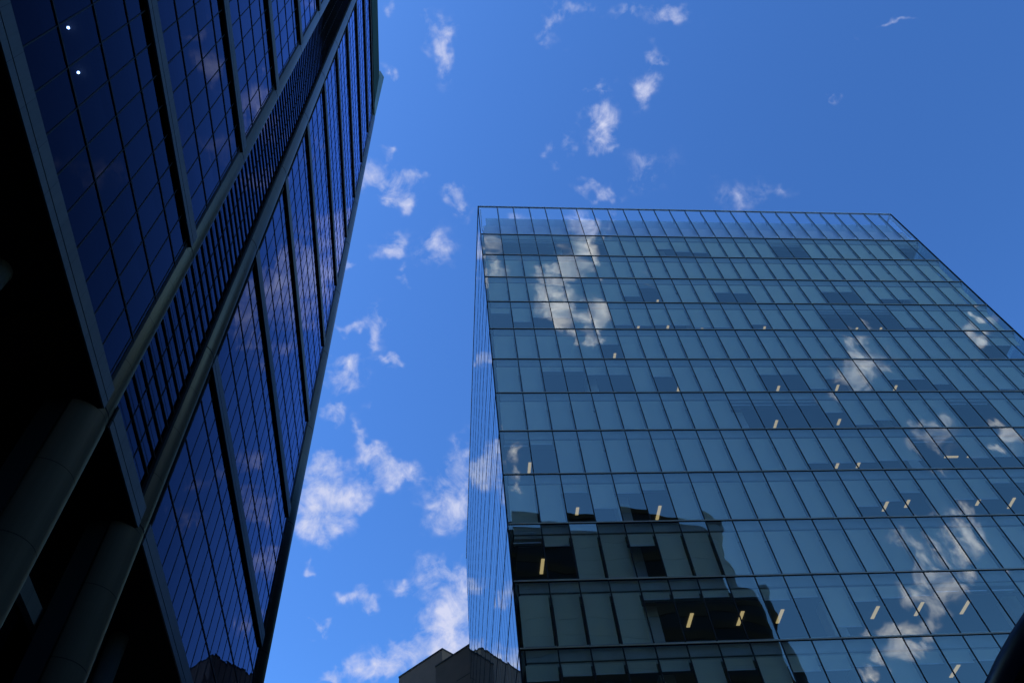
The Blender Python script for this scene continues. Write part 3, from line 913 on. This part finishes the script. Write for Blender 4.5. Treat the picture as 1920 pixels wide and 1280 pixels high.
# ================================================================== BANDED TOWER BEHIND THE VIEWER (seen mirrored in the facade)
M['tower_glass'] = solid('banded_glass', (0.008, 0.011, 0.018), 0.55, 0.0, spec=0.12, var=0.3, scale=0.2)
M['tower_band'] = solid('banded_stone', (0.035, 0.028, 0.022), 0.85, spec=0.1, var=0.15, scale=0.3)
org = -45.0 * nR
BT = empty('banded_office_tower', org, YAW_R, 'dark banded tower with rounded corners seen only as a reflection in the glass front', 'office tower')


def rounded(x0, x1, y0, y1, rad, grow=0.0):
    pts = []
    x0, x1, y0, y1, rad = x0 - grow, x1 + grow, y0 - grow, y1 + grow, rad + grow
    for cx, cy, a0 in ((x1 - rad, y0 + rad, -90), (x1 - rad, y1 - rad, 0), (x0 + rad, y1 - rad, 90), (x0 + rad, y0 + rad, 180)):
        for i in range(7):
            t = math.radians(a0 + 15 * i)
            pts.append((cx + rad * math.cos(t), cy + rad * math.sin(t)))
    return pts


K = 106.0
HT = 0.905 * K + 1.6
x0b, x1b = 0.06 * K, 0.485 * K
MB().prism(rounded(x0b, x1b, -30, 0, 5.0), 0, HT).build('upper_shaft', M['tower_glass'], BT)
H2 = 0.775 * K + 1.6
MB().prism(rounded(x0b + 4, 0.518 * K, -28, 0.9, 3.0), 0, H2).build('lower_shaft', M['tower_glass'], BT)
z = 4.0
while z < HT - 2:
    MB().prism(rounded(x0b, x1b, -30, 0, 5.0, 0.14), z, z + 1.55).build('floor_band', M['tower_band'], BT)
    if z < H2 - 2:
        MB().prism(rounded(x0b + 4, 0.518 * K, -28, 0.9, 3.0, 0.14), z + 0.003, z + 1.54).build('floor_band', M['tower_band'], BT)
    z += 3.9
MB().prism(rounded(x0b, x1b, -30, 0, 5.0, 0.35), HT, HT + 1.4).build('cornice', M['tower_band'], BT)
MB().box(x0b + 8, x1b - 11, -24, -5, HT + 1.4, HT + 4.6).build('plant_room', M['tower_band'], BT)

# ================================================================== CURVED CANOPY AT LOWER RIGHT
M['canopy'] = solid('canopy_panel', (0.012, 0.015, 0.013), 0.75, 0.0, spec=0.15, var=0.3, scale=0.8)
M['canopy_rim'] = solid('canopy_rim', (0.012, 0.016, 0.06), 0.4, 0.2)
CP = empty('curved_canopy', (16.63, 12.3, 0), 0, 'black panelled canopy with a curved blue rimmed edge at the lower right corner', 'canopy')
RC, HC = 10.0, 8.1
NS = 96


def ring(rad, z):
    return [(rad * math.cos(2 * PI * i / NS), rad * math.sin(2 * PI * i / NS), z) for i in range(NS)]


def lathe(profile):
    mb = MB()
    vs = []
    for rad, z in profile:
        vs += ring(rad, z)
    fs = []
    for k in range(len(profile) - 1):
        for i in range(NS):
            j = (i + 1) % NS
            fs.append((k * NS + i, k * NS + j, (k + 1) * NS + j, (k + 1) * NS + i))
    mb.poly(vs, fs, True)
    return mb


lathe([(0.5, HC - 2.9), (2.5, HC - 2.7), (5.0, HC - 2.1), (7.5, HC - 1.25), (9.2, HC - 0.5), (9.78, HC - 0.14)]).build('underside', M['canopy'], CP)
lathe([(9.78, HC - 0.14), (9.9, HC - 0.10), (10.0, HC), (9.97, HC + 0.12), (9.8, HC + 0.2)]).build('rim', M['canopy_rim'], CP)
lathe([(9.8, HC + 0.2), (6, HC + 0.5), (0.01, HC + 0.7)]).build('top_skin', M['canopy'], CP)
for i in range(40):
    a = 2 * PI * (i + 0.3) / 40
    prof = [(0.5, HC - 2.9), (2.5, HC - 2.7), (5.0, HC - 2.1), (7.5, HC - 1.25), (9.2, HC - 0.5), (9.78, HC - 0.14)]
    mb = MB()
    vs = []
    for rad, z in prof:
        for s in (-1, 1):
            px = rad * math.cos(a) - s * 0.018 * math.sin(a)
            py = rad * math.sin(a) + s * 0.018 * math.cos(a)
            vs += [(px, py, z - 0.02), (px, py, z + 0.02)]
    fs = []
    for k in range(len(prof) - 1):
        b = k * 4
        fs += [(b, b + 2, b + 6, b + 4), (b, b + 4, b + 5, b + 1), (b + 2, b + 3, b + 7, b + 6), (b + 1, b + 5, b + 7, b + 3)]
    mb.poly(vs, fs).build('panel_joint', M['gasket'], CP)
lathe([(0.55, 0.0), (0.5, 0.3), (0.45, 3.0), (0.5, HC - 2.88)]).build('post', M['canopy'], CP)

# ================================================================== UNSEEN DARK TOWER ADDED BEHIND THE VIEWER TO BLOCK LIGHT
SB = empty('light_blocking_tower', -34.0 * nR, YAW_R, 'unseen narrow dark tower added behind the viewer to block light', 'office tower')
MB().box(-13.0, 4.5, -20, 0, 0, 118.0).build('wall', M['tower_band'], SB)
for i in range(29):
    MB().box(-12.4, 3.9, -0.2, 0.03, 3.0 + i * 3.9, 5.2 + i * 3.9).build('window_strip', M['tower_glass'], SB)
MB().box(-13.2, 4.7, -20.2, 0.2, 118.0, 118.5).build('coping', M['tower_band'], SB)

# ================================================================== UNSEEN TOWER ADDED BEYOND THE SKYSCRAPER TO SHADE THE BROWN BUILDING
TB = empty('added_shade_tower', (-84, 70, 0), 0, 'unseen tall grey tower added beyond the dark skyscraper to cast shade', 'tower')
MB().box(-14, 14, -38, 32, 0, 196).build('wall', M['slab'], TB)
for i in range(46):
    MB().box(-14.05, 14.05, -38.05, 32.05, 4 + i * 4.1, 6 + i * 4.1).build('window_band', M['tower_glass'], TB)

LB = empty('low_sky_blocker', -45.0 * nR, YAW_R, 'unseen long block added to the right behind the viewer to cut low sky light', 'office block')  # unseen mass added to keep low sky light off the lower storeys
MB().box(60.0, 118.0, -24, 0, 0, 52.0).build('wall', M['tower_band'], LB)
for i in range(13):
    MB().box(60.8, 117.2, -0.2, 0.04, 2.6 + i * 3.9, 4.9 + i * 3.9).build('window_strip', M['tower_glass'], LB)
MB().box(59.8, 118.2, -24.2, 0.2, 52.0, 52.6).build('coping', M['tower_band'], LB)

PB = empty('pier_light_blocker', (0, 0, 0), 0, 'unseen plain low block added to the right of the viewer to cut light', 'office block')  # unseen mass added to darken the lower ends of the piers
MB().box(30.0, 62.0, -42, -3, 0, 33.0).build('wall', M['tower_band'], PB)
for i in range(8):
    MB().box(29.96, 62.04, -42.04, -2.96, 2.6 + i * 3.9, 4.9 + i * 3.9).build('window_strip', M['tower_glass'], PB)
MB().box(29.8, 62.2, -42.2, -2.8, 33.0, 33.5).build('coping', M['tower_band'], PB)
